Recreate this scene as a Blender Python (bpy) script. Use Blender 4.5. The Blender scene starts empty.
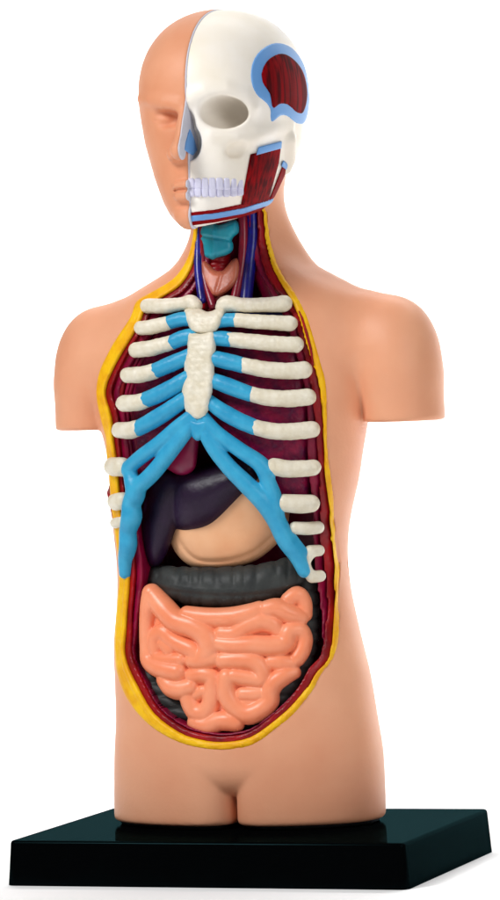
import bpy, math, time
import numpy as np
from mathutils import Matrix, Vector
T0 = time.time()
S = 0.0004                      # metres per modelling unit (the model stands about 34 cm tall)
rng = np.random.default_rng(7)
col = bpy.context.scene.collection

# ------------------------------------------------------------------ camera (matched to the stand's corners)
CAM = np.array([1374.85745, -3864.63792, 468.27337])
AZ, PIT, ROL, F = 0.339340, 0.0254262, -0.0345273, 4229.67
fw = np.array([-math.sin(AZ)*math.cos(PIT), math.cos(AZ)*math.cos(PIT), -math.sin(PIT)])
_r = np.array([math.cos(AZ), math.sin(AZ), 0.0]); _u = np.cross(_r, fw)
RT = _r*math.cos(ROL)+_u*math.sin(ROL); UP = -_r*math.sin(ROL)+_u*math.cos(ROL)

def proj(x, y, z):
    x = x-CAM[0]; y = y-CAM[1]; z = z-CAM[2]
    d = x*fw[0]+y*fw[1]+z*fw[2]
    return 250+F*(x*RT[0]+y*RT[1]+z*RT[2])/d, 450-F*(x*UP[0]+y*UP[1]+z*UP[2])/d

def ray(px, py):
    d = fw+RT*(px-250)/F+UP*(450-py)/F
    return d/np.linalg.norm(d)

def z_at(py, x=0.0, y=0.0):     # height of the point above (x, y) seen at image row py
    lo, hi = -200.0, 1100.0
    for _ in range(40):
        m = (lo+hi)/2
        if proj(x, y, m)[1] > py: lo = m
        else: hi = m
    return lo

# ------------------------------------------------------------------ distance-field toolkit
def smin(a, b, k):
    h = np.clip(0.5+0.5*(b-a)/k, 0, 1)
    return b+(a-b)*h-k*h*(1-h)
def smax(a, b, k): return -smin(-a, -b, k)

def catmull(pts, n=6, closed=False):
    P = np.array(pts, float); N = len(P)
    if N < 3: return P if closed else np.array([P[0]+(P[-1]-P[0])*t for t in np.linspace(0, 1, n+1)])
    out = []
    for i in range(N if closed else N-1):
        if closed: a, b, c, d = P[(i-1) % N], P[i], P[(i+1) % N], P[(i+2) % N]
        else: a, b, c, d = P[max(i-1, 0)], P[i], P[i+1], P[min(i+2, N-1)]
        for t in np.arange(n)/n:
            out.append(.5*((2*b)+(c-a)*t+(2*a-5*b+4*c-d)*t*t+(3*b-a-3*c+d)*t**3))
    if not closed: out.append(P[-1])
    return np.array(out)

def poly_sdf(poly, x, y):
    poly = np.asarray(poly, float); d = np.full(x.shape, 1e9); s = np.ones(x.shape)
    n = len(poly); j = n-1
    for i in range(n):
        ex, ey = poly[j]-poly[i]; wx = x-poly[i][0]; wy = y-poly[i][1]
        t = np.clip((wx*ex+wy*ey)/(ex*ex+ey*ey+1e-12), 0, 1)
        d = np.minimum(d, (wx-ex*t)**2+(wy-ey*t)**2)
        c1 = y >= poly[i][1]; c2 = y < poly[j][1]; c3 = ex*wy > ey*wx
        s = np.where((c1 & c2 & c3) | (~c1 & ~c2 & ~c3), -s, s)
        j = i
    return s*np.sqrt(d)

class Raster:                    # polygon distance sampled on a 2-D lattice, read back bilinearly
    def __init__(self, poly, pad=40, h=1.0, blur=0):
        poly = np.asarray(poly, float); self.h = h
        self.lo = poly.min(0)-pad; hi = poly.max(0)+pad
        n = ((hi-self.lo)/h).astype(int)+2
        X, Y = np.meshgrid(self.lo[0]+h*np.arange(n[0]), self.lo[1]+h*np.arange(n[1]), indexing='ij')
        self.v = poly_sdf(poly, X, Y).astype(np.float32); self.n = n
        if blur:
            k = np.exp(-.5*(np.arange(-3*blur, 3*blur+1)/blur)**2); k /= k.sum()
            for ax in (0, 1): self.v = np.apply_along_axis(lambda q: np.convolve(np.pad(q, 3*blur, mode='edge'), k, 'valid'), ax, self.v).astype(np.float32)
    def __call__(self, x, y):
        x, y = np.broadcast_arrays(x, y)
        fx = np.clip((x-self.lo[0])/self.h, 0, self.n[0]-1.001); fy = np.clip((y-self.lo[1])/self.h, 0, self.n[1]-1.001)
        i = fx.astype(int); j = fy.astype(int); u = fx-i; w = fy-j; v = self.v
        return v[i, j]*(1-u)*(1-w)+v[i+1, j]*u*(1-w)+v[i, j+1]*(1-u)*w+v[i+1, j+1]*u*w

def tube(pts, x, y, z):          # pts rows: X, Y, Z, r
    pts = np.asarray(pts, float); d = None
    for a, b in zip(pts[:-1], pts[1:]):
        e = b[:3]-a[:3]; L = e@e+1e-9
        wx, wy, wz = x-a[0], y-a[1], z-a[2]
        t = np.clip((wx*e[0]+wy*e[1]+wz*e[2])/L, 0, 1)
        q = np.sqrt((wx-e[0]*t)**2+(wy-e[1]*t)**2+(wz-e[2]*t)**2)-(a[3]+(b[3]-a[3])*t)
        d = q if d is None else np.minimum(d, q)
    return d

def ellip(c, r, x, y, z):
    u, v, w = (x-c[0])/r[0], (y-c[1])/r[1], (z-c[2])/r[2]
    k0 = np.sqrt(u*u+v*v+w*w)+1e-6; k1 = np.sqrt((u/r[0])**2+(v/r[1])**2+(w/r[2])**2)+1e-6
    return k0*(k0-1)/k1

class Loft:
    """stacked asymmetric super-ellipses; rows (image y, left x, right x, front depth, back depth, centre Y)"""
    def __init__(self, rows, n=2.25, mode='cx'):
        self.n = n; R = []
        for (py, L, Rr, bf, bb, yc) in rows:
            z = z_at(py, 0, yc); cx, a = 0.0, (Rr-L)/2
            def sil(cx, a, bb):
                t = np.linspace(0, 2*math.pi, 241); c, s = np.cos(t), np.sin(t); e = 2/n
                X = cx+a*np.sign(c)*abs(c)**e; q = np.sign(s)*abs(s)**e
                Y = yc+np.where(q < 0, bf, bb)*q
                px = proj(X, Y, z)[0]; return np.array([px.min()-L, px.max()-Rr])
            v = np.array([cx, a]) if mode == 'cx' else np.array([a, bb])
            for _ in range(14):
                f = (lambda w: sil(w[0], w[1], bb)) if mode == 'cx' else (lambda w: sil(0, w[0], w[1]))
                r0 = f(v); J = np.array([f(v+[.5, 0])-r0, f(v+[0, .5])-r0]).T/.5
                v = v-np.clip(np.linalg.solve(J+np.eye(2)*1e-3, r0), -20, 20)
                if mode != 'cx': v[1] = np.clip(v[1], 55, 118)
            if mode == 'cx': R.append((z, v[0], v[1], bf, bb, yc))
            else: R.append((z, 0.0, v[0], bf, v[1], yc))
        R = np.array(sorted(R)); zz = np.linspace(R[0, 0], R[-1, 0], 300)
        T = [np.interp(zz, R[:, 0], R[:, i]) for i in range(1, 6)]
        ker = np.exp(-.5*(np.arange(-12, 13)/4.0)**2); ker /= ker.sum()
        self.zz = zz; self.T = [np.convolve(np.pad(t, 12, mode='edge'), ker, 'valid') for t in T]; self.R = R
    def __call__(self, x, y, z):
        cx, a, bf, bb, yc = [np.interp(z, self.zz, t) for t in self.T]
        n = self.n; dx = np.abs(x-cx)/a; dy0 = y-yc; b = np.where(dy0 < 0, bf, bb); dy = np.abs(dy0)/b
        dx = dx+1e-4; dy = dy+1e-4
        r = (dx**n+dy**n)**(1/n)
        g = r**(1-n)*np.sqrt((dx**(n-1)/a)**2+(dy**(n-1)/b)**2)
        return (r-1)/(g+1e-6)

def hit(px, py, off=0.0, f=None, far=0.0):
    """first point along the line of sight where field f equals off"""
    d = ray(px, py); t = np.arange(3780+far, 4350, 1.0)
    P = CAM+d*t[:, None]; v = f(P[:, 0], P[:, 1], P[:, 2])-off
    k = np.nonzero(v < 0)[0]
    if len(k) == 0: i = int(np.argmin(v)); return P[i]
    i = k[0]
    if i == 0: return P[0]
    return P[i-1]+(P[i]-P[i-1])*(v[i-1]/(v[i-1]-v[i]))

EDG = [(a, b) for a in range(8) for b in range(a+1, 8) if bin(a ^ b).count('1') == 1]
def surface_net(v, lo, h, smooth=1):
    v = v.astype(np.float32); s = v < 0
    c = [s[i:s.shape[0]-1+i, j:s.shape[1]-1+j, k:s.shape[2]-1+k] for k in (0, 1) for j in (0, 1) for i in (0, 1)]
    cnt = sum(q.astype(np.int8) for q in c); act = (cnt > 0) & (cnt < 8)
    I = np.argwhere(act); cid = np.full(act.shape, -1, np.int32); cid[act] = np.arange(len(I))
    corner = np.array([(n & 1, n >> 1 & 1, n >> 2 & 1) for n in range(8)])
    cv = np.stack([v[I[:, 0]+q[0], I[:, 1]+q[1], I[:, 2]+q[2]] for q in corner], 1)
    acc = np.zeros((len(I), 3)); num = np.zeros(len(I))
    for a, b in EDG:
        va, vb = cv[:, a], cv[:, b]; m = (va < 0) != (vb < 0)
        t = np.where(m, va/np.where(m, va-vb, 1), 0)
        acc += m[:, None]*(corner[a]+(corner[b]-corner[a])*t[:, None]); num += m
    V = (I+acc/num[:, None])*h+lo
    Q = []
    for ax in range(3):
        sl0 = [slice(1, -1)]*3; sl1 = [slice(1, -1)]*3
        sl0[ax] = slice(0, -1); sl1[ax] = slice(1, None)
        A, B = s[tuple(sl0)], s[tuple(sl1)]; E = np.argwhere(A != B)
        if not len(E): continue
        inside = A[E[:, 0], E[:, 1], E[:, 2]]
        o = E.copy(); b1, b2 = (ax+1) % 3, (ax+2) % 3
        o[:, b1] += 1; o[:, b2] += 1
        def cc(d1, d2):
            q = o.copy(); q[:, b1] -= d1; q[:, b2] -= d2
            return cid[q[:, 0], q[:, 1], q[:, 2]]
        q = np.stack([cc(1, 1), cc(0, 1), cc(0, 0), cc(1, 0)], 1)
        q[~inside] = q[~inside][:, ::-1]; Q.append(q)
    Q = np.concatenate(Q); Q = Q[(Q >= 0).all(1)]
    for _ in range(smooth):
        a = np.concatenate([Q[:, i] for i in range(4)]); b = np.concatenate([Q[:, (i+1) % 4] for i in range(4)])
        aa = np.concatenate([a, b]); bb = np.concatenate([b, a])
        n = np.bincount(aa, minlength=len(V))+1e-9
        M = np.stack([np.bincount(aa, V[bb, i], len(V))/n for i in range(3)], 1)
        V = V*.5+M*.5
    return V, Q

def link_mesh(name, V, Q, mat, parent=None, smooth=True):
    V = np.asarray(V, float)*S; lo, hi = V.min(0), V.max(0); c = (lo+hi)/2; c[2] = lo[2]
    me = bpy.data.meshes.new(name); Q = np.asarray(Q); k = Q.shape[1]
    me.vertices.add(len(V)); me.vertices.foreach_set('co', (V-c).astype(np.float32).ravel())
    me.loops.add(Q.size); me.loops.foreach_set('vertex_index', Q.astype(np.int32).ravel())
    me.polygons.add(len(Q)); me.polygons.foreach_set('loop_start', np.arange(0, Q.size, k, dtype=np.int32))
    try: me.polygons.foreach_set('loop_total', np.full(len(Q), k, np.int32))
    except Exception: pass
    me.update(calc_edges=True); me.validate()
    if smooth: me.polygons.foreach_set('use_smooth', np.ones(len(me.polygons), bool))
    me.materials.append(mat)
    o = bpy.data.objects.new(name, me); col.objects.link(o)
    w = np.array(world_loc(parent)) if parent else np.zeros(3)
    o.location = Vector(c-w); o.parent = parent
    return o

def world_loc(o):
    v = Vector((0, 0, 0))
    while o: v += o.location; o = o.parent
    return v

def solid(name, f, lo, hi, h, mat, parent=None, smooth=1):
    lo = np.array(lo, float)-2*h; hi = np.array(hi, float)+2*h; n = ((hi-lo)/h).astype(int)+1
    x = (lo[0]+h*np.arange(n[0])).astype(np.float32)[:, None, None]; y = (lo[1]+h*np.arange(n[1])).astype(np.float32)[None, :, None]
    z = (lo[2]+h*np.arange(n[2])).astype(np.float32)[None, None, :]
    v = np.array(np.broadcast_to(f(x, y, z), tuple(n)), np.float32)
    for ax in range(3):                                   # close the box
        sl = [slice(None)]*3
        for e in (0, -1): sl[ax] = e; v[tuple(sl)] = np.maximum(v[tuple(sl)], .5)
    V, Q = surface_net(v, lo, h, smooth)
    return link_mesh(name, V, Q, mat, parent)

def tubes_obj(name, tubes, mat, parent, h=1.2, k=0.0, extra=None, sm=1):
    A = np.concatenate([np.asarray(t) for t in tubes]); r = A[:, 3].max()+k+1
    def f(x, y, z):
        d = None
        for t in tubes:
            q = tube(t, x, y, z); d = q if d is None else (smin(d, q, k) if k else np.minimum(d, q))
        return extra(d, x, y, z) if extra else d
    return solid(name, f, A[:, :3].min(0)-r, A[:, :3].max(0)+r, h, mat, parent, sm)

# ------------------------------------------------------------------ materials
def lin(c): return tuple(((v/255)/12.92 if v/255 <= .04045 else ((v/255+.055)/1.055)**2.4) for v in c)
def material(name, rgb, rough=.45, rgb2=None, nscale=60, bump=0.0, bscale=300, spec=.5, sss=0.0, coat=0.0, detail=4, stripes=None, lo=.35, hi=.65):
    m = bpy.data.materials.new(name); m.use_nodes = True; nt = m.node_tree; b = nt.nodes['Principled BSDF']
    c = lin(rgb); b.inputs['Base Color'].default_value = (*c, 1); b.inputs['Roughness'].default_value = rough
    b.inputs['Specular IOR Level'].default_value = spec; b.inputs['Coat Weight'].default_value = coat; b.inputs['Coat Roughness'].default_value = .15
    tc = nt.nodes.new('ShaderNodeTexCoord')
    if sss:
        b.inputs['Subsurface Weight'].default_value = sss; b.inputs['Subsurface Radius'].default_value = (1, .35, .2); b.inputs['Subsurface Scale'].default_value = .004
    if rgb2:
        n = nt.nodes.new('ShaderNodeTexNoise'); n.inputs['Scale'].default_value = nscale; n.inputs['Detail'].default_value = detail
        nt.links.new(tc.outputs['Object'], n.inputs['Vector'])
        rp = nt.nodes.new('ShaderNodeValToRGB'); rp.color_ramp.elements[0].position = lo; rp.color_ramp.elements[1].position = hi
        rp.color_ramp.elements[0].color = (*c, 1); rp.color_ramp.elements[1].color = (*lin(rgb2), 1)
        nt.links.new(n.outputs['Fac'], rp.inputs['Fac']); nt.links.new(rp.outputs['Color'], b.inputs['Base Color'])
    if stripes:                                            # (axis scale vector, scale, rgb)
        mp = nt.nodes.new('ShaderNodeMapping'); mp.inputs['Scale'].default_value = stripes[0]
        mp.inputs['Rotation'].default_value = stripes[3] if len(stripes) > 3 else (0, 0, 0)
        nt.links.new(tc.outputs['Object'], mp.inputs['Vector'])
        n = nt.nodes.new('ShaderNodeTexNoise'); n.inputs['Scale'].default_value = stripes[1]; n.inputs['Detail'].default_value = 2
        nt.links.new(mp.outputs['Vector'], n.inputs['Vector'])
        rp = nt.nodes.new('ShaderNodeValToRGB'); rp.color_ramp.elements[0].position = .38; rp.color_ramp.elements[1].position = .62
        rp.color_ramp.elements[0].color = (*c, 1); rp.color_ramp.elements[1].color = (*lin(stripes[2]), 1)
        nt.links.new(n.outputs['Fac'], rp.inputs['Fac']); nt.links.new(rp.outputs['Color'], b.inputs['Base Color'])
        bp = nt.nodes.new('ShaderNodeBump'); bp.inputs['Strength'].default_value = .3; bp.inputs['Distance'].default_value = .0003
        nt.links.new(n.outputs['Fac'], bp.inputs['Height']); nt.links.new(bp.outputs['Normal'], b.inputs['Normal'])
    elif bump:
        n = nt.nodes.new('ShaderNodeTexNoise'); n.inputs['Scale'].default_value = bscale; n.inputs['Detail'].default_value = 3
        nt.links.new(tc.outputs['Object'], n.inputs['Vector'])
        bp = nt.nodes.new('ShaderNodeBump'); bp.inputs['Strength'].default_value = bump; bp.inputs['Distance'].default_value = .001
        nt.links.new(n.outputs['Fac'], bp.inputs['Height']); nt.links.new(bp.outputs['Normal'], b.inputs['Normal'])
    return m

M = dict(
    skin=material('skin_plastic', (231, 168, 132), .46, (222, 152, 116), 26, .07, 700, sss=.08, spec=.28, lo=.3, hi=.7),
    face=material('face_plastic', (230, 162, 126), .48, (223, 150, 112), 40, .07, 700, sss=.06, spec=.25),
    skull=material('skull_plastic', (251, 244, 234), .42, (243, 230, 206), 28, .08, 500, spec=.35, lo=.4, hi=.75),
    bone=material('bone_paint', (230, 223, 205), .42, (218, 208, 184), 250, .35, 700),
    cart=material('cartilage_paint', (40, 150, 194), .4, (56, 166, 206), 160, .2, 500, spec=.4),
    fat=material('yellow_fat_paint', (244, 190, 14), .45, (232, 164, 8), 120, .35, 350, spec=.25, lo=.42, hi=.62),
    muscle=material('red_muscle_paint', (160, 8, 20), .35, (112, 4, 16), 90, .3, 300, spec=.3),
    wall=material('inner_wall_paint', (150, 8, 56), .35, (104, 4, 42), 80, .3, 200, spec=.3),
    back=material('cavity_back_paint', (60, 4, 24), .5, (34, 3, 20), 60),
    lung=material('lung_paint', (146, 14, 64), .38, (96, 8, 60), 260, .5, 500, spec=.25),
    heart=material('heart_paint', (150, 16, 62), .35, (120, 10, 60), 90),
    liver=material('liver_paint', (36, 12, 44), .42, (22, 8, 30), 60, .2, 400, spec=.3),
    stomach=material('stomach_paint', (232, 178, 136), .42, (224, 160, 116), 50, .1, 300, spec=.3),
    colon=material('colon_paint', (58, 60, 58), .5, (44, 46, 46), 120, .25, 250, spec=.25),
    gut=material('small_intestine_paint', (247, 157, 118), .34, (242, 140, 98), 80, .08, 300, sss=.05, spec=.4),
    larynx=material('larynx_paint', (36, 166, 182), .35, (26, 146, 170), 150, .2, 300),
    thyroid=material('thyroid_paint', (190, 104, 76), .4, (160, 78, 56), 150, .3, 300),
    vein=material('vein_paint', (22, 26, 140), .3, (16, 18, 96), 200, .1, 300),
    artery=material('artery_paint', (140, 14, 40), .3, (110, 10, 36), 200, .1, 300),
    stripe_red=material('muscle_red_paint', (134, 0, 8), .6, bump=.1, spec=.08),
    fibre=material('muscle_fibre_paint', (140, 0, 8), .6, stripes=((1, 1, .03), 620, (74, 0, 5)), spec=.05),
    blue=material('pale_blue_paint', (104, 160, 222), .45),
    septum=material('septum_paint', (206, 206, 218), .45),
    teeth=material('tooth_paint', (218, 216, 238), .35),
    rubber=material('black_foot_plastic', (8, 8, 9), .5),
)

# ------------------------------------------------------------------ the thing and its body fields
torso = bpy.data.objects.new('anatomical_torso_model', None); col.objects.link(torso); torso.location = Vector((0, 22*S, 0))
torso['label'] = 'anatomy torso model, half face and half skull, with exposed ribs and organs'; torso['category'] = 'anatomical model'

TR = Loft([(150, 202, 290, 36, 40, 34), (185, 194, 285, 40, 44, 30), (205, 191.5, 282.5, 42, 46, 27), (225, 191.5, 284, 43, 48, 25), (245, 188, 290, 44, 52, 24), (262, 180, 302, 46, 58, 24),
    (276, 158, 324, 50, 64, 24), (290, 132, 350, 56, 70, 24), (305, 112, 366, 62, 75, 23), (330, 95, 374, 70, 78, 22), (370, 90, 374, 76, 80, 22),
    (400, 93, 372, 79, 82, 22), (430, 102, 368, 80, 84, 22), (450, 107, 364, 80, 84, 22), (480, 109, 360, 79, 82, 22), (520, 112, 350.5, 77, 78, 22),
    (545, 115, 348, 76, 76, 22), (565, 117, 348, 76, 76, 22), (596, 117, 352, 77, 78, 22), (618, 115.5, 357, 78, 82, 22), (640, 113, 362, 79, 86, 22),
    (675, 114.5, 371, 80, 90, 22), (718, 116, 378, 80, 90, 22), (751, 114, 384, 80, 88, 22), (784, 114, 385.5, 79, 86, 22), (805, 114, 386, 79, 84, 22), (832, 115, 386, 78, 83, 22)])
ZP = z_at(784, 0, 0)
def slit(x, y, z):               # the narrow gap between the thighs, open at front and back
    return np.maximum(np.maximum(np.abs(x+4.5)-.7, z-(ZP-9)), 46-np.abs(y-24))
def arms(x, y, z):
    out = None; zc = z_at(425.5, 0, 20)
    for sx in (-1, 1):
        c = (-1+sx*156, 30, z_at(371))
        d = ellip(c, (42, 47, 66), x, y, z)
        low = tube([(sx*159-1, 30, z_at(385), 39.5), (sx*161-1, 30, z_at(455), 38.5)], x, (y-30)/1.12+30, z)
        d = smin(d, low, 6)
        out = d if out is None else np.minimum(out, d)
    return smax(out, zc-z, 3)
def traps(x, y, z):
    d = None
    for sx in (-1, 1):
        t = tube([(sx*16, 38, z_at(215), 20), (sx*56, 32, z_at(288), 23), (sx*110, 30, z_at(323), 30)], x, y, z)
        d = t if d is None else np.minimum(d, t)
    return d
def torso_f(x, y, z): return TR(x, y, z)
def body_f(x, y, z):
    d = smin(TR(x, y, z), traps(x, y, z), 15)
    d = smin(d, arms(x, y, z), np.interp(z, [z_at(410), z_at(385), z_at(350)], [3, 9, 34]))
    d = smax(d, -slit(x, y, z), 34)
    d = smax(d, 3.5-z, 5)
    return smax(d, z-z_at(158, 0, 30), 2)

def xz(pts, f=torso_f):          # outline traced on the picture -> outline on the body's frontal plane
    out = []
    for p in pts:
        q = hit(p[0], p[1], 0, f); out.append((q[0], q[2]))
    return out
OUT_R = [(243, 182), (262, 198), (268, 215), (270, 235), (275, 255), (284, 275), (296, 292), (307, 315), (314, 337), (321, 362), (326.5, 384), (328, 418), (328.5, 449), (331, 473), (334.5, 502), (336, 540), (340, 582), (340, 618), (339, 640), (333, 660), (322, 674), (313, 691),
         (300, 708), (281, 726), (252, 745.6), (222, 750.5), (195, 747.5), (172, 740)]
OUT_L = [(147, 724), (127, 700), (117, 674), (115, 655), (116.5, 636), (118, 612), (121, 575), (117.5, 540), (113, 507), (111, 480), (108.5, 458), (105.5, 439), (100.5, 419), (96, 394), (99.5, 370), (113, 343), (130, 317), (136, 301), (154, 290),
         (172, 279), (184, 264), (191, 245), (193.5, 225), (194, 205), (195, 190)]
INN_R = [(243, 190), (257, 202), (262, 215), (264, 240), (269, 262), (279, 282), (290, 300), (298, 318), (304, 340), (312, 365), (318, 390), (321, 418), (321.5, 449), (323, 473), (327, 505), (329, 540), (332, 582), (332, 618), (330, 645), (326, 660), (315, 672), (306, 687),
         (294, 702), (277, 718), (250, 737), (222, 742), (197, 739), (178, 732)]
INN_L = [(153, 713), (137, 686), (127, 665), (124, 650), (125, 636), (126.5, 612), (129, 575), (125, 540), (120.5, 507), (118, 480), (115.5, 458), (113, 439), (111, 416), (105, 396), (107, 382), (118, 359), (137, 328), (145, 310), (161, 298),
         (178, 287), (190, 270), (196.5, 247), (198.5, 225), (199, 205), (200, 190)]
po = [(q[0]-(4 if q[0] < 0 and z_at(650) < q[1] < z_at(440) else 0), q[1]) for q in xz(OUT_R+OUT_L)]
PO = catmull(po, 3, True); PI = catmull(xz(INN_R+INN_L), 3, True)
RO = Raster(PO, 60, 1.5); RI = Raster(PI, 60, 1.5)
ZC = lambda x, z: RI(x, z)       # < 0 inside the opening
YB = 40.0                        # back of the cavity

def body_cut(x, y, z):
    d = body_f(x, y, z)
    mid = .5*(RO(x, z)+RI(x, z))
    cav = np.maximum(mid, y-YB)
    return smax(d, -cav, 1.5)
print('fields ready %.1f' % (time.time()-T0))
solid('body', body_cut, (-215, -75, 0), (215, 130, z_at(158)), 2.2, M['skin'], torso, 2)
# black feet under the legs
def feet(x, y, z): return np.maximum(smax(TR(x, y, 20+0*z), -slit(x, y, 20+0*z), 34)+6, np.maximum(-z, z-7))
solid('foot_pad', feet, (-140, -70, 0), (140, 110, 7), 2.0, M['rubber'], torso, 0)

def rim_f(x, y, z):
    s = TR(x, y, z); band = smax(RO(x, z), -RI(x, z), 1.5)+.3
    bead = np.sqrt(np.maximum(band+3.5, 0)**2+(np.maximum(s+1.2, 0)*1.1)**2)-3.5
    d = np.maximum(np.maximum(bead, -(s+9)), y-38)
    m = .5*(RO(x, z)+RI(x, z))+.9*np.sin(z*.045)+.5*np.sin(z*.13+x*.1)
    return d+1.3*np.exp(-((m+1.9)/.8)**2)+1.1*np.exp(-((m-1.2)/.7)**2)
solid('yellow_fat_rim', rim_f, (PO[:, 0].min()-5, -75, PO[:, 1].min()-5), (PO[:, 0].max()+5, 70, PO[:, 1].max()), 1.6, M['fat'], torso, 1)
def ring1(x, y, z):
    s = TR(x, y, z); d = RI(x, z)
    return np.maximum(np.maximum(np.maximum(d-1.5, -(d+6+1.2*np.sin(z*.05))), s+2.5), y-YB)
solid('muscle_layer', ring1, (PI[:, 0].min()-4, -75, PI[:, 1].min()-4), (PI[:, 0].max()+4, YB, PI[:, 1].max()), 1.8, M['muscle'], torso, 1)
def ring2(x, y, z):
    s = TR(x, y, z); d = RI(x, z)
    rg = 1.1*np.sin(y*.42)*np.exp(-((z-z_at(400))/110)**2)
    wall = np.maximum(np.maximum(d+5, -(d+7.5+rg+6.5*np.clip((z-z_at(660))/90, 0, 1))), s+7)
    bk = np.maximum(np.maximum(d+4, np.abs(y-(YB-2))-4), s+4)
    return np.maximum(np.minimum(wall, bk), y-YB-1)
solid('inner_wall', ring2, (PI[:, 0].min(), -75, PI[:, 1].min()), (PI[:, 0].max(), YB+3, PI[:, 1].max()), 2.0, M['wall'], torso, 1)
print('body %.1f' % (time.time()-T0))

# ------------------------------------------------------------------ organs
def pill(name, poly, depth, T, R, mat, parent=torso, h=1.6, mod=None, n=4, f=None, sm=2):
    """organ with the traced outline, its middle `depth` below the chest surface, half-thickness T, rounded over R"""
    f = f or TR; P = catmull(poly, n, True); ras = Raster(P, 30, 1.0)
    pts = np.array([hit(p[0], p[1], -depth, f) for p in P]); lo, hi = pts.min(0), pts.max(0)
    cpt = hit(P[:, 0].mean(), P[:, 1].mean(), -depth+T, f); lo = np.minimum(lo, cpt); hi = np.maximum(hi, cpt)
    def g(x, y, z):
        u, v = proj(x, y, z); d = ras(u, v); s = f(x, y, z)
        q = np.maximum(d+R, 0)/R; w = (s+depth)/T
        o = (np.sqrt(q*q+w*w)-1)*min(R, T)
        return mod(o, x, y, z, u, v) if mod else o
    pad = T+6
    return solid(name, g, lo-pad, hi+pad, h, mat, parent, sm)

pill('lung', [(221, 316), (262, 318), (296, 332), (308, 370), (314, 420), (316, 470), (312, 505), (285, 508), (262, 480), (240, 450), (215, 436), (208, 380), (212, 340)], 27, 15, 18, M['lung'])
pill('lung', [(190, 318), (152, 322), (138, 345), (127, 380), (121, 420), (119, 462), (130, 478), (160, 474), (178, 452), (192, 425), (194, 380)], 30, 16, 18, M['lung'])
pill('heart', [(160, 460), (172, 440), (186, 418), (200, 420), (198, 450), (194, 470), (178, 475)], 22, 10, 12, M['heart'])
LB = Raster(catmull([(168, 474), (190, 469), (220, 463), (243, 457), (258, 462), (259, 480), (246, 494), (233, 508), (213, 527), (193, 533), (178, 531), (167, 518), (163, 495)], 4, True), 30, 1.0, 5)
LA = Raster(catmull([(152, 478), (168, 468), (184, 480), (181, 510), (172, 540), (160, 566), (148, 569), (138, 557), (133, 530), (141, 500)], 4, True), 30, 1.0, 4)
def liver_f(x, y, z):
    u, v = proj(x, y, z); s_ = TR(x, y, z)
    a = (np.sqrt((np.maximum(LA(u, v)+22, 0)/22)**2+((s_+38)/24)**2)-1)*24
    b = (np.sqrt((np.maximum(LB(u, v)+32, 0)/32)**2.0+((s_+38)/28)**2)-1)*28
    return smin(a, b, 2)
lp = np.array([hit(a, b, c, TR) for a, b in ((132, 455), (262, 455), (132, 572), (262, 572), (200, 500)) for c in (-8, -72)])
solid('liver', liver_f, lp.min(0), lp.max(0), 1.5, M['liver'], torso, 2)
SR = Raster(catmull([(176, 516), (200, 500), (230, 478), (262, 470), (284, 490), (290, 512), (284, 534), (276, 545), (257, 560), (230, 569), (200, 569.5), (184, 562), (174, 550), (170, 536)], 4, True), 30, 1.0)
def stomod(o, x, y, z, u, v): return o+2.2*np.exp(-((SR(u, v)+9)/1.8)**2)*(v > 530)*np.clip((v-530)/12, 0, 1)
pill('stomach', [(176, 516), (200, 500), (230, 478), (262, 470), (284, 490), (290, 512), (284, 534), (276, 545), (257, 560), (230, 569), (200, 569.5), (184, 562), (174, 550), (170, 536)], 47, 22, 26, M['stomach'], mod=stomod)
def arc3(pts, depth):
    C = catmull([(p[0], p[1], p[2]) for p in pts], 5); out = []
    for p in C: q = hit(p[0], p[1], -depth, TR); out.append((*q, p[2]))
    return np.array(out)
def haustra(amp, per):
    def ex(d, x, y, z):
        u, v = proj(x, y, z)
        return d+amp*(np.abs(np.sin(u*math.pi/per))**8)
    return ex
def haustra_v(amp, per):
    def ex(d, x, y, z):
        u, v = proj(x, y, z)
        return d+amp*(np.abs(np.sin(v*math.pi/per))**8)
    return ex
li = bpy.data.objects.new('large_intestine', None); col.objects.link(li); li.parent = torso; li.location = Vector((0, 0, z_at(700)*S))
band = lambda d, x, y, z: d
def trans(d, x, y, z):
    u, v = proj(x, y, z); c = 583+10*(1-((u-228)/80)**2)
    d = d+1.3*(np.abs(np.sin((u+3*np.sin(u*.13))*math.pi/14))**7)*np.clip(np.abs(v-c+2)/7-.3, 0, 1)+.9*np.exp(-((v-c-3)/1.3)**2)
    return d-1.0*np.exp(-((v-c+2)/1.6)**2)
tubes_obj('transverse_colon', [arc3([(153, 576, 11), (170, 581, 15), (190, 586, 19), (225, 588, 21), (262, 584, 20), (290, 574, 17), (308, 564, 13)], 36)], M['colon'], li, 1.5, extra=trans)
tubes_obj('ascending_colon', [arc3([(150, 600, 14), (147, 640, 15), (151, 670, 15), (165, 697, 15), (192, 717, 12)], 33)], M['colon'], li, 1.6, extra=haustra_v(2.2, 13))
tubes_obj('descending_colon', [arc3([(304, 580, 13), (307, 615, 13), (303, 652, 13), (286, 686, 13), (262, 712, 11), (236, 724, 10)], 33)], M['colon'], li, 1.6, extra=haustra_v(2.2, 13))

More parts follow.
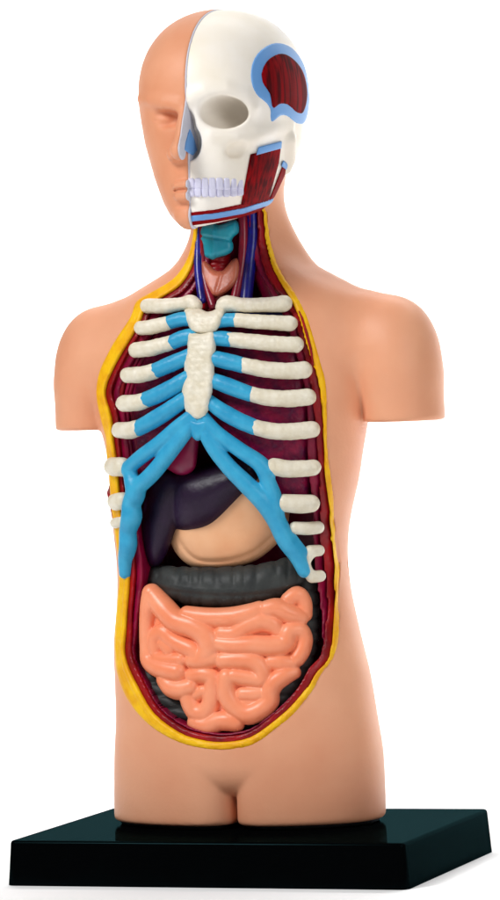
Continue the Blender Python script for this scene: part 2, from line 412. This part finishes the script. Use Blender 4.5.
GT = [   # centre lines of the coils: rows of (x, y, r) at five times the picture's scale, with the corner they are measured from
 (135, 580, [(84, 68, 37), (76, 130, 38), (64, 200, 30), (60, 280, 26), (62, 340, 26), (72, 400, 32), (110, 432, 38), (160, 448, 40), (215, 460, 40)]),
 (135, 580, [(100, 84, 38), (150, 146, 46), (210, 205, 46), (300, 236, 46), (362, 285, 46), (376, 345, 44), (340, 392, 36)]),
 (135, 580, [(106, 352, 28), (108, 292, 32), (146, 262, 36), (190, 300, 34), (236, 326, 34), (292, 352, 36), (318, 378, 34)]),
 (135, 580, [(118, 392, 24), (170, 398, 24), (230, 400, 24)]),
 (135, 580, [(150, 320, 26), (176, 348, 26)]),
 (135, 580, [(262, 172, 30), (340, 186, 36), (420, 190, 38), (500, 186, 40), (580, 168, 38), (622, 148, 30)]),
 (215, 580, [(262, 146, 32), (312, 142, 38), (370, 168, 38), (428, 186, 30)]),
 (215, 580, [(366, 98, 24), (412, 76, 32), (442, 114, 30), (448, 172, 26)]),
 (215, 580, [(36, 268, 30), (100, 268, 34), (160, 232, 38), (226, 206, 40), (284, 218, 36), (314, 250, 26)]),
 (215, 580, [(22, 318, 30), (90, 328, 36), (190, 326, 38), (290, 330, 38), (350, 316, 38), (372, 262, 36), (420, 252, 34), (446, 294, 30), (436, 350, 30), (412, 392, 28)]),
 (215, 655, [(44, 28, 34), (120, 24, 36), (196, 34, 38), (238, 78, 34), (232, 122, 32), (180, 118, 30), (100, 106, 32)]),
 (215, 655, [(284, 36, 28), (330, 38, 34), (386, 42, 28)]),
 (215, 655, [(398, 88, 20), (350, 104, 32), (300, 138, 36), (276, 186, 34), (272, 232, 36), (232, 272, 38), (170, 296, 40), (112, 270, 38), (72, 222, 38), (56, 160, 36), (62, 112, 34)]),
 (215, 655, [(142, 196, 26), (196, 196, 28), (242, 192, 26)]),
 (215, 655, [(150, 240, 22), (196, 244, 22)]),
 (215, 655, [(-78, 346, 30), (-30, 352, 36), (22, 332, 36), (70, 330, 38), (106, 340, 32)]),
 (135, 655, [(150, 124, 30), (186, 162, 38), (236, 172, 40), (280, 160, 34)]),
 (135, 655, [(292, 104, 28), (346, 98, 34), (392, 116, 32), (388, 180, 32), (382, 240, 34), (352, 288, 38), (306, 284, 36), (276, 236, 34), (264, 190, 30)]),
 (135, 655, [(288, 30, 26), (340, 30, 32), (396, 16, 30)]),
 (135, 655, [(312, 200, 18), (342, 180, 20)]),
 (135, 655, [(306, 338, 32), (352, 362, 34), (398, 348, 34)]),
]
gt = []
for k, (ox, oy, t) in enumerate(GT):
    gt.append(arc3([(ox+p[0]/5, oy+p[1]/5, p[2]/5+2.5) for p in t], 17+(k*7 % 3)*.9))
GO = [(42, 66), (60, 70), (90, 92), (130, 120), (200, 133), (260, 130), (320, 120), (340, 100), (380, 83), (420, 70), (442, 80), (450, 120), (442, 148), (434, 165), (450, 195), (443, 230), (420, 257), (414, 290), (387, 322), (356, 347), (348, 377), (312, 398), (287, 403), (272, 417),
      (240, 430), (190, 430), (160, 414), (153, 390), (133, 352), (98, 332), (72, 312), (62, 277), (37, 247), (30, 200), (36, 150), (33, 100)]
gfill = Raster(catmull([(130+a/2.5, 560+b/2.5) for a, b in GO], 4, True), 30, .7)
def gutx(d, x, y, z):
    u, v = proj(x, y, z); s = TR(x, y, z)
    return np.minimum(d, np.maximum(gfill(u, v)+5, np.abs(s+27)-9))
tubes_obj('small_intestine', gt, M['gut'], torso, 1.0, .5, extra=gutx)
print('organs %.1f' % (time.time()-T0))

# ------------------------------------------------------------------ neck
pill('larynx', [(199, 226), (206, 222), (218, 225), (236, 220), (239, 232), (233, 238), (233, 250), (224, 256), (206, 258), (202, 246), (197, 238)], 10, 9, 7, M['larynx'], h=.9, n=3,
     mod=lambda o, x, y, z, u, v: o+1.2*np.exp(-((v-238-.15*(u-215))/1.6)**2)-1.5*np.exp(-((u-213)/3.0)**2), sm=1)
pill('thyroid_gland', [(199, 262), (204, 259), (209, 264), (216, 271), (224, 269), (231, 261), (237, 258), (240, 266), (238, 280), (230, 290), (218, 297), (211, 296), (203, 285), (198, 272)], 11, 8, 6, M['thyroid'], h=.9, n=3, sm=1,
     mod=lambda o, x, y, z, u, v: o+.8*np.exp(-((u-218+(v-285)*.3)/1.8)**2))
tubes_obj('trachea', [arc3([(218, 236, 13), (219, 268, 13), (216, 300, 12), (208, 330, 11)], 26)], M['muscle'], torso, 1.3, extra=lambda d, x, y, z: d+.7*np.sin(z*1.0))
tubes_obj('jugular_vein', [arc3([(199, 212, 4), (198.5, 245, 4.2), (198.5, 272, 4.2), (202, 300, 4)], 4)], M['vein'], torso, .9)
tubes_obj('carotid_artery', [arc3([(204, 240, 3), (202.5, 262, 3.2), (206, 284, 3.6), (213, 306, 4.2)], 7)], M['artery'], torso, .9)
tubes_obj('jugular_vein', [arc3([(251, 195, 5.5), (252.5, 235, 6), (250, 262, 6), (246, 300, 6)], 12), arc3([(236, 311, 4), (262, 313, 4.5), (288, 314, 4)], 15)], M['vein'], torso, 1.0)
tubes_obj('carotid_artery', [arc3([(242, 205, 4.5), (243.5, 240, 4.5), (241, 270, 4.5), (234, 304, 5)], 11)], M['artery'], torso, .9)
tubes_obj('neck_muscle', [arc3([(259, 195, 4.5), (260, 240, 4.5), (266, 268, 5), (280, 296, 5)], 12)], M['muscle'], torso, 1.0)
tubes_obj('neck_muscle', [arc3([(256, 235, 8), (264, 270, 12), (282, 305, 14)], 27)], M['wall'], torso, 1.3)
tubes_obj('neck_muscle', [arc3([(224, 215, 20), (222, 262, 22), (218, 310, 24)], 44)], M['wall'], torso, 1.8)

# ------------------------------------------------------------------ rib cage
rc = bpy.data.objects.new('rib_cage', None); col.objects.link(rc); rc.parent = torso; rc.location = Vector((0, 0, z_at(580)*S))
KW = rng.normal(0, .42, (9, 3)); PW = rng.uniform(0, 6.28, 9)
def lumps(x, y, z): return sum(np.sin(x*k[0]+y*k[1]+z*k[2]+p) for k, p in zip(KW, PW))/3.4+sum(np.sin(x*k[1]*2+y*k[2]*2+z*k[0]*2+p*2) for k, p in zip(KW[:5], PW))/6
def bone(name, pts, mat, off=0.5, h=1.0, wob=.26):
    ph = rng.uniform(0, 6, 3)
    def ex(d, x, y, z): return d+wob*lumps(x+ph[0]*9, y, z+ph[1]*9)
    C = catmull(pts, 5); A = []
    for p in C: q = hit(p[0], p[1], off, TR); A.append((*q, p[2]+.5))
    return tubes_obj(name, [A], mat, rc, h, extra=ex)
B, Cc = M['bone'], M['cart']
bone('clavicle', [(147.5, 306, 6.6), (165, 306, 6.8), (182, 304, 6.0), (191, 302, 6.6), (196, 306, 6)], B, 2)
bone('clavicle', [(222, 307, 6), (227, 303.5, 7.4), (243, 305, 6.3), (265, 305, 6.6), (284, 303.5, 7.4)], B, 2)
RIBL = [ # viewer's left: (bone points, cartilage points)
 ([(141, 328, 6.6), (152, 327, 6.8), (167, 323.5, 6.6)], [(168, 323, 6.2), (180, 319.5, 6.6), (190, 319, 6.6)]),
 ([(136, 350, 7), (152, 348, 7.2), (172, 342.5, 6.8)], [(173, 342, 6.8), (183, 338, 7.2), (192, 336, 7)]),
 ([(127.5, 375, 7), (141, 374.5, 7.4), (155, 371, 7.2)], [(156, 370.5, 7), (170, 364.5, 7.4), (190, 356, 7)]),
 ([(124, 403.5, 7.4), (138, 402.5, 7.6), (146, 400, 7.4)], [(147, 399.5, 7.4), (164, 392, 7.8), (190, 377, 7.2)]),
 ([(119.5, 430, 7.4), (130, 430.5, 7.8), (138, 428, 7.6)], [(139, 428, 7.4), (156, 418.5, 7.8), (175, 406, 7.4), (189, 396, 6.6)])]
RIBR = [
 ([(236, 320, 6.4), (262, 322, 6.6), (290, 323.5, 7)], [(213, 323, 6), (224, 320.5, 6.2), (235, 320, 6.4)]),
 ([(230, 339.5, 6.6), (256, 342, 7), (278, 344, 7), (296, 344.5, 7.2)], [(212, 338, 6.4), (221, 338.5, 6.8), (229, 339.5, 6.8)]),
 ([(243, 365, 7), (262, 369, 7.4), (285, 371, 7.4), (304, 370, 7.8)], [(212, 358, 7), (226, 361, 7.4), (242, 365, 7.2)]),
 ([(251, 394, 6.8), (270, 398, 7.4), (290, 398.5, 7.6), (308, 397, 7.6)], [(210, 379, 6.6), (228, 386, 7.4), (250, 394, 7)]),
 ([(255, 427, 7), (272, 431, 7.4), (294, 431.5, 7.6), (312, 429.5, 7.6)], [(207, 400, 6), (222, 411, 7.2), (238, 420, 7.4), (254, 427, 7.2)]),
 ([(274, 467, 8), (292, 469, 7.8), (313, 467.5, 7.4)], None)]
for bp_, cp in RIBL+RIBR:
    bone('rib', bp_, B, .5)
    if cp: bone('costal_cartilage', cp, Cc, .5, wob=.15)
for pts in ([(113, 466.5, 8.6), (122, 467, 9.0)], [(115.5, 502, 7.8), (123, 501, 8)], [(115, 523, 4.6), (122, 522, 5)]):
    bone('rib', pts, B, 1.5)
def cage(name, tubes, off=1.0, k=3.0):
    A = []
    for t in tubes:
        C = catmull(t, 5); A.append([(*hit(p[0], p[1], off, TR), p[2]) for p in C])
    return tubes_obj(name, A, Cc, rc, 1.2, k)
cage('costal_arch', [
 [(127, 469, 7.0), (141, 457, 7.4), (160, 443, 7.6), (178, 427, 7.2), (193, 414, 6)],
 [(138, 487, 8), (152, 474, 8), (167, 456, 7.8), (182, 437, 7.2), (195, 422, 6)],
 [(129, 468, 6), (132, 480, 8), (135.5, 492, 10), (131.5, 505, 9.4), (131.5, 517, 10.4), (128, 531, 8.6), (128, 545, 9), (125.5, 559, 7.4), (125, 573, 6)]])
cage('costal_arch', [
 [(202, 414, 5.5), (216, 432, 7), (240, 450, 7.4), (258, 462, 8), (268, 472, 8)],
 [(200, 424, 5.5), (212, 445, 7.6), (228, 466, 8), (246, 484, 8.8), (264, 502, 9.6), (276, 520, 9.2), (286, 540, 9.2), (297, 556, 8), (304, 571, 6.6)],
 [(262, 468, 6.5), (269, 484, 7.5), (274, 498, 8), (276, 512, 8)], [(292, 538, 5), (303, 552, 5)]])
def cage_bone(tubes, k=2.0):
    A = []
    for t in tubes:
        C = catmull(t, 5); A.append([(*hit(p[0], p[1], .7, TR), p[2]) for p in C])
    return tubes_obj('rib', A, B, rc, 1.1, k)
cage_bone([[(284, 503, 8.6), (300, 504, 9.2), (311, 503.5, 8.6)]])
cage_bone([[(295, 528, 6.2), (308, 528.5, 6.4), (318, 527.5, 6.2)]])
cage_bone([[(312, 577, 5.8), (320, 576, 5.8)], [(309, 573, 5), (306, 563, 4.6), (310, 554, 5)], [(310, 551, 5.8), (319, 550.5, 5.6)]], 3)
def plate(name, poly, T, R, off, mat, mod=None, h=1.0):
    return pill(name, poly, off, T, R, mat, rc, h, mod, 3, None, 1)
bumpy = lambda o, x, y, z, u, v: o+.42*lumps(x, y, z)
plate('sternum', [(186, 309), (199, 309), (208, 312), (218, 308), (225, 311), (221, 323), (216, 331), (205, 334), (193, 332), (188, 325), (184, 316)], 8.5, 6, -2, B, bumpy)
plate('sternum', [(187, 331.5), (200, 333), (213, 330.5), (216, 345), (213.5, 360), (214.5, 374), (212.5, 390), (209, 409), (203, 418), (195, 419), (187, 413), (183, 402), (182, 388), (185, 374), (184, 360), (187, 348)], 8.5, 6.5, -2, B, bumpy)
plate('xiphoid_process', [(187, 416), (198, 420), (210, 416), (209, 428), (203, 438), (198, 441), (193, 438), (188, 428)], 7, 5.5, -.5, Cc)
tubes_obj('muscle_layer', [[(*hit(a+2.5, b, -1, TR), r) for a, b, r in ((110, 484, 2.6), (108.5, 493, 4.2), (111, 508, 3.4), (114, 524, 3.2), (117, 540, 2.6), (119, 552, 1.8))]], M['muscle'], torso, .9)
tubes_obj('muscle_strand', [[(*hit(a, b, 1.6, TR), r) for a, b, r in ((299, 311, .8), (302, 318, 1.3), (306.5, 333, 1.5), (311, 350, 1.4), (313, 364, .9))]], M['muscle'], torso, .8)
for k_ in range(4):               # long strands of the side wall seen between the viewer's-left ribs
    o_ = 7+5.0*k_
    tubes_obj('wall_strand', [[(*hit(a+o_+1.2*math.sin(b*.06+k_*2), b, -9-2.2*k_, TR), 2.5) for a, b in ((134, 335), (124, 352), (114, 372), (109, 395), (112, 420), (114, 445), (116, 470), (119, 500), (122, 530), (126, 560))[:(10 if k_ < 2 else 7)]]], M['muscle' if k_ < 2 else 'wall'], torso, 1.1)
print('ribs %.1f' % (time.time()-T0))

# ------------------------------------------------------------------ head
split = [(14, 206), (20, 196), (28, 190.5), (50, 187), (80, 185), (94, 184.5), (110, 186), (130, 187), (150, 187.5), (175, 188), (200, 188.5), (215, 189), (227, 191)]
def yfront(py):
    x = np.interp(py, [s[0] for s in split], [s[1] for s in split]); z = z_at(py, 0, -60); lo, hi = -200, 60
    for _ in range(30):
        m = (lo+hi)/2
        if proj(0, m, z)[0] < x: lo = m
        else: hi = m
    return -lo
sil = [(13, 204, 243), (17, 188, 254), (23, 174, 266), (32, 159, 280), (42, 150, 292), (55, 144, 299), (72, 140.5, 306), (92, 138, 309.5), (104, 138.5, 310), (124, 141.5, 308), (144, 145, 302), (160, 149.5, 297), (178, 154.5, 294), (192, 159.5, 290), (203, 163.5, 286), (214, 169, 280), (223, 176, 268), (229, 182, 255)]
HL = Loft([(t[0], t[1], t[2], yfront(t[0]), 100, 0) for t in sil if t[0] > 90], 2.2, 'bb')
ZE = z_at(98); ZT = z_at(9.3)-ZE; TE = [float(np.interp(ZE, HL.zz, t)) for t in HL.T]
def HD(x, y, z):                 # face rows below, a super-ellipsoid vault above
    n = 2.2; lower = HL(x, y, np.minimum(z, ZE)); b = np.where(y < 0, TE[2], TE[3])
    dx = np.abs(x)/TE[1]+1e-4; dy = np.abs(y)/b+1e-4; dz = np.maximum(z-ZE, 0)/ZT+1e-4
    r = (dx**n+dy**n+dz**n)**(1/n)
    g = r**(1-n)*np.sqrt((dx**(n-1)/TE[1])**2+(dy**(n-1)/b)**2+(dz**(n-1)/ZT)**2)
    return np.where(z > ZE, (r-1)/(g+1e-6), lower)
def jaw_cut(y): return np.interp(y, [-125, -113, -64, -30, -21, -15, -8, 10, 110], [z_at(230, 0, -105), z_at(229.5, 0, -105), 585, 593, 600, 617, 634, 644, 650])
def head_base(x, y, z): return smax(HD(x, y, z), jaw_cut(y)-z, 7)
def apex(x, y, z): return head_base(x, y, z)
def hp(px, py, off=0.0): return hit(px, py, off, head_base)

yf = lambda py: -yfront(py)
def face_skin(x, y, z):
    d = apex(x, y, z)
    e = hp(164.5, 117)
    d = smax(d, -ellip((e[0]+2, e[1]-1, e[2]), (17, 12, 10), x, y, z), 6)
    e2 = hp(163, 120.5, -9); d = smin(d, ellip((e2[0]+2, e2[1], e2[2]), (12, 8, 6.5), x, y, z), 3)
    # eyelid crease
    lid = [(*hp(a, b, -.6), .9) for a, b in ((154, 120), (160, 122.5), (167, 123), (173, 120.5))]
    d = smax(d, -tube(lid, x, y, z), 1.0)
    brow = [(*hp(a, b, -2.2), r) for a, b, r in ((143, 99, 4.5), (152, 99, 5.5), (165, 103, 6), (179, 105, 6))]
    d = smin(d, tube(brow, x, y, z), 7)
    zt = z_at(150, 0, -130)
    nose = [(0, yf(110)+3, z_at(108, 0, -110), 7), (0, yf(120)-6, z_at(124, 0, -120), 7.5), (0, -129, z_at(140, 0, -125), 8.5), (-1, -134, zt, 10)]
    d = smin(d, tube(nose, x, y, z), 4)
    d = smin(d, ellip((-12, -118, zt-3), (8, 11, 8), x, y, z), 4)
    d = smax(d, -ellip((-7, -128, zt-12), (4, 7, 4), x, y, z), 2)
    zm = z_at(190, 0, -110)
    d = smin(d, tube([(-21, yf(186)+13, zm+1, 2), (-11, yf(186)+1, zm+4, 4.6), (0, yf(186)-2, zm+4.5, 5.4)], x, y, z), 3)
    d = smin(d, tube([(-19, yf(195)+11, zm-3, 2), (-9, yf(195)+0, zm-5.5, 5.2), (0, yf(195)-2, zm-5.5, 6)], x, y, z), 3)
    d = smax(d, -tube([(-19, yf(190)+10.5, zm-.5, .5), (-12, yf(190)-1, zm, 1.4), (2, yf(190)-6, zm, 1.6)], x, y, z), 1.5)
    d = smax(d, -tube([(-13, yf(205)+2, zm-15, 2), (2, yf(205)-2.5, zm-15, 3)], x, y, z), 4)
    d = smin(d, ellip((0, yf(217)+10, z_at(217, 0, -110)), (17, 13, 10), x, y, z), 6)
    return d
def skull_f(x, y, z):
    d = apex(x, y, z)+1.1
    o = hp(222, 112)
    # brow and cheek bones
    br = [(*hp(a, b, -4.2), 6) for a, b in ((192, 97), (205, 92), (225, 90), (243, 97), (251, 108))]
    d = smin(d, tube(br, x, y, z), 8)
    ck = [(*hp(a, b, -5), r) for a, b, r in ((212, 136, 5), (235, 138, 7), (252, 136, 7), (270, 130, 5), (288, 127, 4))]
    d = smin(d, tube(ck, x, y, z), 7)
    d = smax(d, -ellip((o[0]-1, o[1]+8, o[2]), (20, 52, 15.5), x, y, z), 5)
    hol = hp(238, 151, 0); d = smax(d, -ellip(hol, (12, 9, 7), x, y, z), 6)
    # nasal opening
    n0 = hp(192, 140); d = smax(d, -ellip((2, n0[1]-2, z_at(143, 0, -105)), (11, 26, 17), x, y, z), 2.0)
    d = smax(d, -ellip((1, n0[1]-4, z_at(126, 0, -105)), (7, 18, 16), x, y, z), 3.0)
    al = [(*hp(a, b, -6), r) for a, b, r in ((188, 182, 5), (210, 184, 5), (236, 180, 5))]
    d = smin(d, tube(al, x, y, z), 6)
    ms = [(*hp(a, b, -3), r) for a, b, r in ((288, 140, 8), (288, 158, 8), (286, 168, 6))]
    return smin(d, tube(ms, x, y, z), 6)
zlo, zhi = z_at(236, 0, -100), z_at(6, 0, 0)
solid('half_face', lambda x, y, z: smax(face_skin(x, y, z), x-.0, .8), (-92, -150, zlo), (1, 125, zhi), 1.35, M['face'], torso, 1)
skull = solid('skull', lambda x, y, z: smax(skull_f(x, y, z), 1.2-x, .8), (0, -122, zlo), (96, 125, zhi), 1.35, M['skull'], torso, 1)
# the painted cut edge between the halves, ending in the bare nasal wall
zc1, zc2 = z_at(118, 0, -110), z_at(161, 0, -110)
def cut_plate(x, y, z): return np.maximum(face_skin(0*x, y, z)+.5, np.abs(x-.6)-.9)
solid('cut_edge', cut_plate, (-2, -152, zlo), (3, 125, zhi), 1.0, M['septum'], torso, 0)
pb = [(189.5, 129), (185.5, 142), (184.5, 150), (192.5, 155.5), (196.5, 150.5), (194, 140)]
def plane_x(px, py, X):
    d = ray(px, py); t = (X-CAM[0])/d[0]; q = CAM+d*t; return q[1], q[2]
PB = Raster([plane_x(a, b, 1.5) for a, b in pb], 10, .5)
bb_ = np.array([plane_x(a, b, 1.5) for a, b in pb])
solid('nasal_cartilage', lambda x, y, z: np.maximum(PB(y, z), np.abs(x-1.6)-1.0), (0, bb_[:, 0].min(), bb_[:, 1].min()), (3, bb_[:, 0].max(), bb_[:, 1].max()), .7, M['blue'], skull, 0)

def patch(name, poly, t, mat, parent=skull, h=1.0, n=4, smoothpoly=True, hole=None, field=None, sm=1, depth=7):
    P = catmull(poly, n, True) if smoothpoly else np.array(poly, float)
    ras = Raster(P, 16, .5); H = Raster(catmull(hole, 4, True), 16, .5) if hole else None
    f = field or (lambda x, y, z: apex(x, y, z)+1.1)
    pts = np.array([hit(p[0], p[1], 0, f) for p in P]); c0 = pts.mean(0)
    def g(x, y, z):
        u, v = proj(x, y, z); d = ras(u, v); s = f(x, y, z)
        if H is not None: d = np.maximum(d, -H(u, v))
        near = (x-c0[0])*fw[0]+(y-c0[1])*fw[1]-60
        return np.maximum(smax(smax(d, s-t, 1.0), -(s+depth), .5), near)
    return solid(name, g, pts.min(0)-6, pts.max(0)+6, h, mat, parent, sm)
TB = [(275.5, 43), (261, 50), (252.5, 63), (251, 80), (256, 94), (265, 102), (270, 109), (271.5, 122), (280, 116), (287, 116), (296, 123), (304, 123), (309, 110), (310.5, 90), (305, 66), (292, 48)]
TRd = [(282, 53.5), (269, 59), (262, 71), (262.5, 82), (270, 94.5), (273, 108), (280, 104), (288, 105), (297, 112.5), (303.5, 112), (307.5, 95), (304, 74), (294.5, 60)]
patch('temporal_border', TB, .9, M['blue'], hole=None, h=1.1)
patch('temporal_muscle', TRd, 1.9, M['fibre'], h=1.1)
patch('jaw_muscle', [(250.5, 154), (281, 148), (279, 163), (268, 203), (241, 205)], 1.8, M['fibre'], smoothpoly=False, h=1.0)
patch('jaw_muscle_tendon', [(258.5, 147), (282, 141), (281.5, 148.5), (256, 155.5)], 2.6, M['blue'], smoothpoly=False, h=.9)
patch('neck_strap_muscle', [(283, 165), (288, 169), (275, 197), (268, 203)], 1.6, M['stripe_red'], smoothpoly=False, h=.9, depth=12)
patch('strap_tendon', [(283.5, 160), (289, 165), (286.5, 170.5), (281, 166)], 2.4, M['blue'], smoothpoly=False, h=.9)
patch('jaw_band', [(189, 212.5), (215, 209.5), (243, 203.5), (272, 196), (271, 206), (262, 212), (240, 217.5), (215, 222.5), (189, 226)], 1.0, M['stripe_red'], smoothpoly=False, h=.9)
patch('jaw_stripe', [(189, 216), (215, 213), (243, 208), (274, 198), (273, 204), (243, 214), (215, 219), (189, 222)], 2.0, M['blue'], smoothpoly=False, h=.9)

# teeth: two rows following the jaw
for row, (y0, y1, sl, hh) in enumerate(((183.5, 184.2, 0, 6.2), (192.6, 191.6, 0, 5.2))):
    xs = [191.5, 198, 205, 212, 219, 226, 233, 239.5]
    for i, px in enumerate(xs):
        py = y0+(y1-y0)*i/7; c = hit(px, py, -.2, lambda x, y, z: apex(x, y, z)+1.1)
        e = 1.0; n0 = np.array([apex(c[0]+e, c[1], c[2])-apex(c[0]-e, c[1], c[2]), apex(c[0], c[1]+e, c[2])-apex(c[0], c[1]-e, c[2])], float)
        n0 /= np.linalg.norm(n0); tx = np.array([-n0[1], n0[0]])
        def tooth(x, y, z, c=c, n0=n0, tx=tx, hh=hh+.4*math.sin(px*1.7), w0=(1 if row else -1)):
            a = ((x-c[0])*tx[0]+(y-c[1])*tx[1])*(1+.1*np.sin(c[0]*3))*(1-(w0*(z-c[2]))*.02); b = (x-c[0])*n0[0]+(y-c[1])*n0[1]; w = z-c[2]
            q = [np.maximum(np.abs(a)-1.7, 0), np.maximum(np.abs(b)-1.0, 0), np.maximum(np.abs(w)-(hh-2.6), 0)]
            return np.sqrt(q[0]**2+q[1]**2+q[2]**2)-1.9
        solid('tooth', tooth, c-9, c+9, .8, M['teeth'], skull, 1)
print('head %.1f' % (time.time()-T0))

# ------------------------------------------------------------------ stand
def stand():
    w, d, h, r = 396.0, 281.0, 42.7, 3.5
    rings = [(-h, 3.2)]+[(-h+2, 3.1)]+[(-r+r*math.sin(a)*1.0, 0-(r-r*math.cos(a))) for a in np.linspace(0, math.pi/2, 7)]
    V, Q = [], []; nc = 6; rc_ = 5.5
    def ring(z, off):
        pts = []
        for cx, cy, a0 in ((1, -1, -90), (1, 1, 0), (-1, 1, 90), (-1, -1, 180)):
            R = rc_+off
            for k in range(nc+1):
                a = math.radians(a0+90*k/nc)
                pts.append(((w/2-rc_)*cx+R*math.cos(a), (d/2-rc_)*cy+R*math.sin(a), z))
        return pts
    for z, off in rings: V += ring(z, off)
    n = 4*(nc+1)
    for k in range(len(rings)-1):
        for i in range(n): Q.append((k*n+i, k*n+(i+1) % n, (k+1)*n+(i+1) % n, (k+1)*n+i))
    me = bpy.data.meshes.new('display_stand')
    F = [tuple(q) for q in Q]+[tuple(range((len(rings)-1)*n, len(rings)*n)), tuple(range(n-1, -1, -1))]
    me.from_pydata([tuple(np.array(v)*S-np.array([0, 0, -h*S])) for v in V], [], F); me.validate()
    for p in me.polygons: p.use_smooth = len(p.vertices) == 4
    o = bpy.data.objects.new('display_stand', me); col.objects.link(o); o.location = (0, 0, -h*S)
    m = bpy.data.materials.new('black_gloss_plastic'); m.use_nodes = True; nt = m.node_tree
    nt.nodes.remove(nt.nodes['Principled BSDF']); out = nt.nodes['Material Output']
    df = nt.nodes.new('ShaderNodeBsdfDiffuse'); df.inputs['Color'].default_value = (.001, .0012, .0014, 1)
    gl = nt.nodes.new('ShaderNodeBsdfGlossy'); gl.inputs['Color'].default_value = (.3, .9, 1, 1); gn = nt.nodes.new('ShaderNodeTexNoise'); gn.inputs['Scale'].default_value = 55; gn.inputs['Detail'].default_value = 8; gr = nt.nodes.new('ShaderNodeMapRange'); gr.inputs['From Min'].default_value = .35; gr.inputs['From Max'].default_value = .75; gr.inputs['To Min'].default_value = .05; gr.inputs['To Max'].default_value = .16; gt_ = nt.nodes.new('ShaderNodeTexCoord'); nt.links.new(gt_.outputs['Object'], gn.inputs['Vector']); nt.links.new(gn.outputs['Fac'], gr.inputs['Value']); nt.links.new(gr.outputs['Result'], gl.inputs['Roughness'])
    lw = nt.nodes.new('ShaderNodeLayerWeight'); lw.inputs['Blend'].default_value = .25
    mr = nt.nodes.new('ShaderNodeMapRange'); mr.inputs['From Min'].default_value = .3; mr.inputs['From Max'].default_value = 1; mr.inputs['To Min'].default_value = .002; mr.inputs['To Max'].default_value = .026
    nt.links.new(lw.outputs['Facing'], mr.inputs['Value'])
    mx = nt.nodes.new('ShaderNodeMixShader')
    nt.links.new(mr.outputs['Result'], mx.inputs['Fac']); nt.links.new(df.outputs[0], mx.inputs[1]); nt.links.new(gl.outputs[0], mx.inputs[2]); nt.links.new(mx.outputs[0], out.inputs['Surface'])
    me.materials.append(m)
    o['label'] = 'glossy black rectangular plastic base under the torso model'; o['category'] = 'display stand'
stand()

# ------------------------------------------------------------------ white studio sweep
def sweep():
    z0 = -42.9; prof = [(-6500, z0), (900, z0)]+[(900+1500*math.sin(a), z0+1500*(1-math.cos(a))) for a in np.linspace(.1, math.pi/2, 14)]+[(2400, 5200)]
    V, F = [], []
    for x in (-3000, 3000):
        for y, z in prof: V.append((x*S, y*S, z*S))
    n = len(prof)
    for i in range(n-1): F.append((i, n+i, n+i+1, i+1))
    me = bpy.data.meshes.new('backdrop'); me.from_pydata(V, [], F)
    for p in me.polygons: p.use_smooth = True
    o = bpy.data.objects.new('backdrop', me); col.objects.link(o); o['kind'] = 'structure'
    me.materials.append(material('white_paper', (250, 250, 250), .9, spec=.0))
sweep()

# ------------------------------------------------------------------ light
w = bpy.data.worlds.new('World'); bpy.context.scene.world = w; w.use_nodes = True
w.node_tree.nodes['Background'].inputs['Color'].default_value = (1, 1, 1, 1); w.node_tree.nodes['Background'].inputs['Strength'].default_value = .1
def area(name, loc, target, size, power, color=(1, 1, 1)):
    L = bpy.data.lights.new(name, 'AREA'); L.shape = 'RECTANGLE'; L.size, L.size_y = size[0]*S, size[1]*S; L.energy = power; L.color = color
    o = bpy.data.objects.new(name, L); col.objects.link(o); o.location = Vector(np.array(loc)*S)
    o.rotation_euler = (Vector(np.array(target)*S)-o.location).to_track_quat('-Z', 'Y').to_euler()
area('key_softbox', (-1500, -2500, 3000), (0, 0, 400), (1200, 1200), 18.5)
area('fill_softbox', (2400, -1900, 1500), (0, 0, 400), (1100, 1500), 4)
area('backdrop_light', (0, 1500, 2600), (0, 1900, 0), (3500, 700), 12)
bpy.data.lights['backdrop_light'].spread = math.radians(110)

# ------------------------------------------------------------------ camera and output
cd = bpy.data.cameras.new('camera'); co = bpy.data.objects.new('camera', cd); col.objects.link(co)
cd.sensor_fit = 'VERTICAL'; cd.sensor_height = 24; cd.lens = F/900*24; cd.clip_start = .05; cd.clip_end = 50
R = Matrix((RT, UP, -fw)).transposed().to_4x4(); co.matrix_world = Matrix.Translation(Vector(CAM*S)) @ R
sc = bpy.context.scene; sc.camera = co
sc.view_settings.view_transform = 'Standard'; sc.view_settings.look = 'None'; sc.view_settings.exposure = 0; sc.view_settings.gamma = 1
sc.cycles.max_bounces = 8
print('built in %.1f s' % (time.time()-T0))
